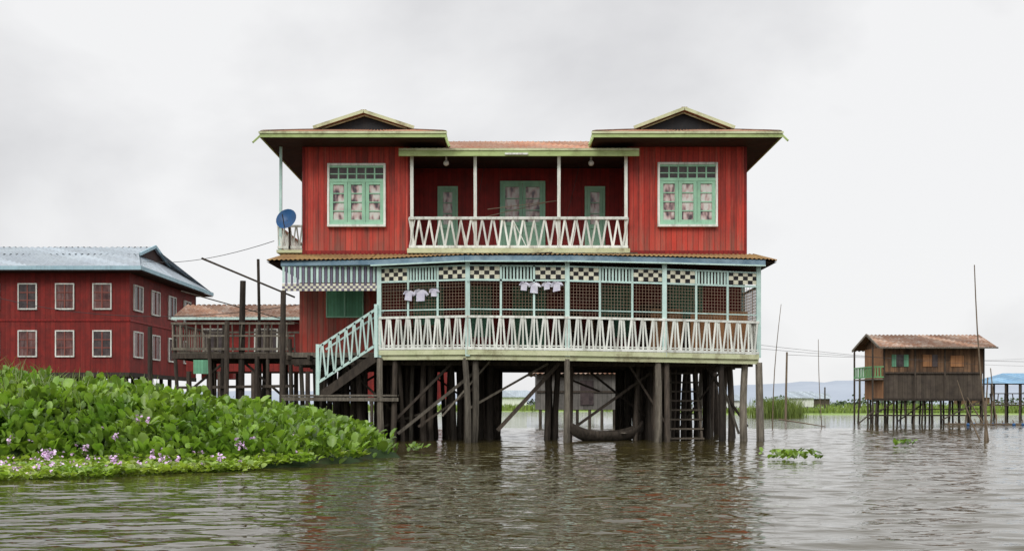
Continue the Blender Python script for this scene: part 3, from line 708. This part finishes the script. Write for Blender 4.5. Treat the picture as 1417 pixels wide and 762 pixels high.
for q in range(130):
    for tries in range(80):
        y=R.uniform(14.6,19.8); x=R.uniform(-9,-3.5)
        if abs(x)>y*.47: continue
        h=hgt(x,y)
        if h>0 and R.random()<(1 if h<.3 else .2): break
    else: continue
    c=Vector((x,y,h+R.uniform(.05,.13)))
    if q<112: n_,s_=3,.045
    else: n_,s_=12,.055; c.z+=.09
    for k in range(n_):
        o=Vector((j(.04),j(.04),R.uniform(-.05,.08) if n_>5 else j(.015))); dd=Vector((j(1),j(1),R.uniform(-.2,1)))
        leaf(V3,F3,c+o,dd,Vector((j(1),j(1),1)),s_,s_*.9)
mk(V3,F3,'flowers',petal,HY)
def blades(name,m,pts,hmin,hmax,w,parent=None,lean=.3):
    Vb,Fb=[],[]
    for (x,y,z) in pts:
        a=R.random()*6.28; h=R.uniform(hmin,hmax); ln=R.uniform(.05,lean)*h; d=Vector((math.cos(a),math.sin(a),0)); s=Vector((1,0,0)) if R.random()<.7 else Vector((0,1,0))
        i=len(Vb); p=Vector((x,y,z))
        for t in (0,.4,.75): 
            c=p+Vector((0,0,h*t))+d*ln*t*t; ww=w*(1-t*.6); Vb+= [c-s*ww,c+s*ww]
        Vb.append(p+Vector((0,0,h*(.97)))+d*ln*1.1)
        Fb+=[(i,i+1,i+3,i+2),(i+2,i+3,i+5,i+4),(i+4,i+5,i+6)]
    return mk(Vb,Fb,name,m,parent,False)
pts=[]
while len(pts)<1900:
    x=R.uniform(-12,-7.0); y=R.uniform(19.0,26); h=hgt(x,y)
    if h>0 and R.random()<(-x-6.8)/4: pts.append((x,y,h-.08))
blades('tall_grass',grassm,pts,.25,.62,.010,HY,.6)
for (fx,fy,fn,fs) in ((5.0,20.6,85,.20),(5.5,20.9,10,.10),(9.5,27.5,22,.14),(-2.0,23.8,16,.12)):
    FS=empty('floating_hyacinth'); Vf,Ff=[],[]
    for k in range(fn):
        c=Vector((fx+R.gauss(0,fs),fy+R.gauss(0,fs*1.2),.02)); a=R.random()*6.28; out=Vector((math.cos(a),math.sin(a),0)); el=R.uniform(.3,1.3)
        leaf(Vf,Ff,c+Vector((0,0,R.uniform(0,.12))),out*math.cos(el)+Vector((0,0,math.sin(el))),Vector((j(.3),j(.3),1))-out*.8,R.uniform(.08,.15),.09)
    mk(Vf,Ff,'leaves',leafm,FS)
RC=empty('reed_clump')
blades('blades',grassm,[(21+R.gauss(0,.9),90+R.gauss(0,.8),-.1) for _ in range(1800)],.8,1.9,.022,RC,.5)
def marsh(x0,x1,y0,y1,name,n,hm):
    E=empty(name); b=B(); nn=40
    for k in range(nn+1):
        x=x0+(x1-x0)*k/nn; e=(y1-y0)*.25
        b.v+=[(x,y0+e*noise.noise((x*.08,y0,0)),-.05),(x,y0+1+e*noise.noise((x*.08,y0,0)),.12),(x,y1,.15)]
    for k in range(nn): i=3*k; b.f+=[(i,i+3,i+4,i+1),(i+1,i+4,i+5,i+2)]
    b.build('ground',mat('marsh_turf',(.20,.30,.07),(.26,.34,.11),streak=False,nscale=.15,rough=.9),E)
    blades('reeds',grassm,[(R.uniform(x0,x1),y0+1+(y1-y0)*R.random()**2.2*.6+2,.05) for _ in range(n)],hm*.4,hm,.09,E,.4)
marsh(20,75,118,200,'marsh_bank',5000,.7)
marsh(-60,22,170,260,'marsh_bank',6000,1.3)
marsh(60,260,200,380,'marsh_bank',8000,1.5)
marsh(-200,-40,100,160,'marsh_bank',3000,1.2)
Vt,Ft=[],[]
for _ in range(60):
    x=R.uniform(-250,330); y=R.uniform(330,420); hh=R.uniform(1.5,4.5)
    if R.random()<.3: x=R.uniform(85,130)
    for k in range(70):
        c=Vector((x+R.gauss(0,2.2*hh/3),y+R.gauss(0,1.5),max(.2,hh*.55+R.gauss(0,hh*.22))))
        leaf(Vt,Ft,c,Vector((j(1),j(1),j(.7))),Vector((j(1),j(1),1)),.9,.8)
mk(Vt,Ft,'distant_trees',mat('distant_foliage',(.08,.12,.07),(.11,.15,.09),rough=.9,island=.6,streak=False,bump=0))
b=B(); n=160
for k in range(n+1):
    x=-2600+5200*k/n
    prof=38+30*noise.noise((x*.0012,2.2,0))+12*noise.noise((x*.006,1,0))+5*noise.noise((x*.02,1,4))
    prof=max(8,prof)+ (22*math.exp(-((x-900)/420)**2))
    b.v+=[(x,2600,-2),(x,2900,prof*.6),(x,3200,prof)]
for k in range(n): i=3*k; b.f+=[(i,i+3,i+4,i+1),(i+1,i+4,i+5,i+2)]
b.build('hills',mat('hazy_hill_forest',(.37,.41,.47),(.33,.37,.43),rough=1,streak=False,nscale=.004,bump=0,spec=0,dirt=(.31,.36,.39)),None,True)  # distance haze is mixed into the hill colour, no volume

# ================================================================ WATER
wm=D.materials.new('lake_water'); wm.use_nodes=True; nt=wm.node_tree; N=nt.nodes; L=nt.links; bs=N['Principled BSDF']
bs.inputs['Base Color'].default_value=(.050,.040,.015,1); bs.inputs['Roughness'].default_value=.04; bs.inputs['IOR'].default_value=1.33
tc=N.new('ShaderNodeTexCoord')
def nz(scale,st,det,rg=.55,dist=0):
    mp=N.new('ShaderNodeMapping'); mp.inputs['Scale'].default_value=st; mp.inputs['Rotation'].default_value=(0,0,.25); L.new(tc.outputs['Object'],mp.inputs[0])
    n=N.new('ShaderNodeTexNoise'); n.inputs['Scale'].default_value=scale; n.inputs['Detail'].default_value=det; n.inputs['Roughness'].default_value=rg; n.inputs['Distortion'].default_value=dist
    L.new(mp.outputs[0],n.inputs['Vector']); return n.outputs[0]
def bm(h,strg,dist,nrm=None):
    x=N.new('ShaderNodeBump'); x.inputs['Strength'].default_value=strg; x.inputs['Distance'].default_value=dist; L.new(h,x.inputs['Height'])
    if nrm: L.new(nrm,x.inputs['Normal'])
    return x.outputs[0]
a=bm(nz(4.5,(.6,1.4,1),2,.5,.4),1,.012)
L.new(a,bs.inputs['Normal'])
wfar=wm.copy(); wfar.name='open_lake_water'
nt=wfar.node_tree; N=nt.nodes; L=nt.links; bs=N['Principled BSDF']; tc=[n for n in N if n.type=='TEX_COORD'][0]
a=bm(nz(1.1,(.7,1.3,1),3,.55,.4),1,.08); a=bm(nz(4.5,(.7,1.2,1),2,.5,.5),1,.018,a); L.new(a,bs.inputs['Normal'])
X0,X1,Y0,Y1=-26.,26.,3.,50.
nx,ny=700,900
xs=np.linspace(X0,X1,nx); ys=Y0+(Y1-Y0)*(np.linspace(0,1,ny)**1.35)
XX,YY=np.meshgrid(xs,ys)
rs=np.random.RandomState(5); Z=np.zeros_like(XX)
wx=XX+.22*np.sin(YY*.9+1)+.15*np.sin(XX*.7+YY*.4); wy=YY+.22*np.sin(XX*.6)+.10*np.sin(XX*1.7+YY*.8)
for k in range(52):
    lam=.26*(4.2**(rs.rand()**1.3)); th=math.radians(92+rs.normal()*26); kk=2*math.pi/lam
    amp=.0016*(lam/.5)**.9
    ph=rs.rand()*6.28; env=.5+.5*np.sin(XX*rs.uniform(-.6,.6)+YY*rs.uniform(-.6,.6)+rs.rand()*6)
    w_=np.sin(kk*(wx*math.cos(th)+wy*math.sin(th))+ph)
    Z+=amp*env*(w_+.3*(w_*w_-.5))
edge=np.minimum(np.minimum(XX-X0,X1-XX),np.minimum(YY-Y0+1,Y1-YY)); Z*=np.clip(edge/6,0,1)
co=np.stack([XX,YY,Z],-1).reshape(-1,3)
ii=np.arange(nx*ny).reshape(ny,nx); q=np.stack([ii[:-1,:-1],ii[:-1,1:],ii[1:,1:],ii[1:,:-1]],-1).reshape(-1,4)
me=D.meshes.new('near'); me.vertices.add(len(co)); me.vertices.foreach_set('co',co.ravel()); me.loops.add(q.size); me.loops.foreach_set('vertex_index',q.ravel().astype(np.int32))
me.polygons.add(len(q)); me.polygons.foreach_set('loop_start',np.arange(0,q.size,4,dtype=np.int32)); me.polygons.foreach_set('loop_total',np.full(len(q),4,dtype=np.int32)); me.polygons.foreach_set('use_smooth',np.ones(len(q),bool))
me.update(calc_edges=True); me.materials.append(wm)
LW=empty('lake_water')
o=D.objects.new('near_ripples',me); scene.collection.objects.link(o); o.parent=LW
b=B()
b.poly([(-4000,-300,0),(4000,-300,0),(4000,Y0,0),(-4000,Y0,0)]).poly([(-4000,Y1,0),(4000,Y1,0),(4000,4500,0),(-4000,4500,0)])
b.poly([(-4000,Y0,0),(X0,Y0,0),(X0,Y1,0),(-4000,Y1,0)]).poly([(X1,Y0,0),(4000,Y0,0),(4000,Y1,0),(X1,Y1,0)])
b.build('open_lake',wfar,LW)

# ================================================================ WORLD
w=D.worlds.new('World'); scene.world=w; w.use_nodes=True; nt=w.node_tree; N=nt.nodes; L=nt.links
bg=N['Background']
sky=N.new('ShaderNodeTexSky'); sky.sky_type='NISHITA'; sky.sun_disc=False; sky.sun_elevation=math.radians(50); sky.sun_rotation=math.radians(200); 
sc=N.new('ShaderNodeVectorMath'); sc.operation='SCALE'; sc.inputs[3].default_value=.08; L.new(sky.outputs[0],sc.inputs[0])
tc=N.new('ShaderNodeTexCoord'); mp=N.new('ShaderNodeMapping'); mp.inputs['Scale'].default_value=(1,1,1.7); mp.inputs['Location'].default_value=(.75,.2,.15); L.new(tc.outputs['Generated'],mp.inputs[0])
n=N.new('ShaderNodeTexNoise'); n.inputs['Scale'].default_value=3.0; n.inputs['Detail'].default_value=6; n.inputs['Roughness'].default_value=.5; n.inputs['Distortion'].default_value=.3; L.new(mp.outputs[0],n.inputs[0])
r=N.new('ShaderNodeValToRGB'); L.new(n.outputs[0],r.inputs[0]); e=r.color_ramp.elements
e[0].position=.36; e[0].color=(.70,.70,.715,1); e[1].position=.60; e[1].color=(.93,.93,.935,1)
sp=N.new('ShaderNodeSeparateXYZ'); L.new(tc.outputs['Generated'],sp.inputs[0])
mr=N.new('ShaderNodeMapRange'); L.new(sp.outputs[2],mr.inputs[0]); mr.inputs[1].default_value=.35; mr.inputs[2].default_value=1; mr.inputs[3].default_value=1; mr.inputs[4].default_value=2.2
s2=N.new('ShaderNodeVectorMath'); s2.operation='SCALE'; L.new(r.outputs[0],s2.inputs[0]); L.new(mr.outputs[0],s2.inputs[3])
mx=N.new('ShaderNodeMix'); mx.data_type='RGBA'; mx.inputs[0].default_value=.95; L.new(sc.outputs[0],mx.inputs[6]); L.new(s2.outputs[0],mx.inputs[7])
L.new(mx.outputs[2],bg.inputs[0]); bg.inputs[1].default_value=1.0
sl=D.lights.new('sun','SUN'); sl.energy=1.5; sl.angle=math.radians(25); sl.color=(1,.97,.92)
so=D.objects.new('sun',sl); scene.collection.objects.link(so)
so.rotation_euler=(math.radians(52),0,math.radians(-20))
cam=D.cameras.new('camera'); co=D.objects.new('camera',cam); scene.collection.objects.link(co)
co.location=(0,0,1); co.rotation_euler=(math.radians(90),0,0); cam.lens=40; cam.sensor_width=36; cam.shift_y=.1263; cam.clip_end=9000; cam.clip_start=.1
scene.camera=co
scene.view_settings.view_transform='Standard'; scene.view_settings.look='None'; scene.view_settings.exposure=0
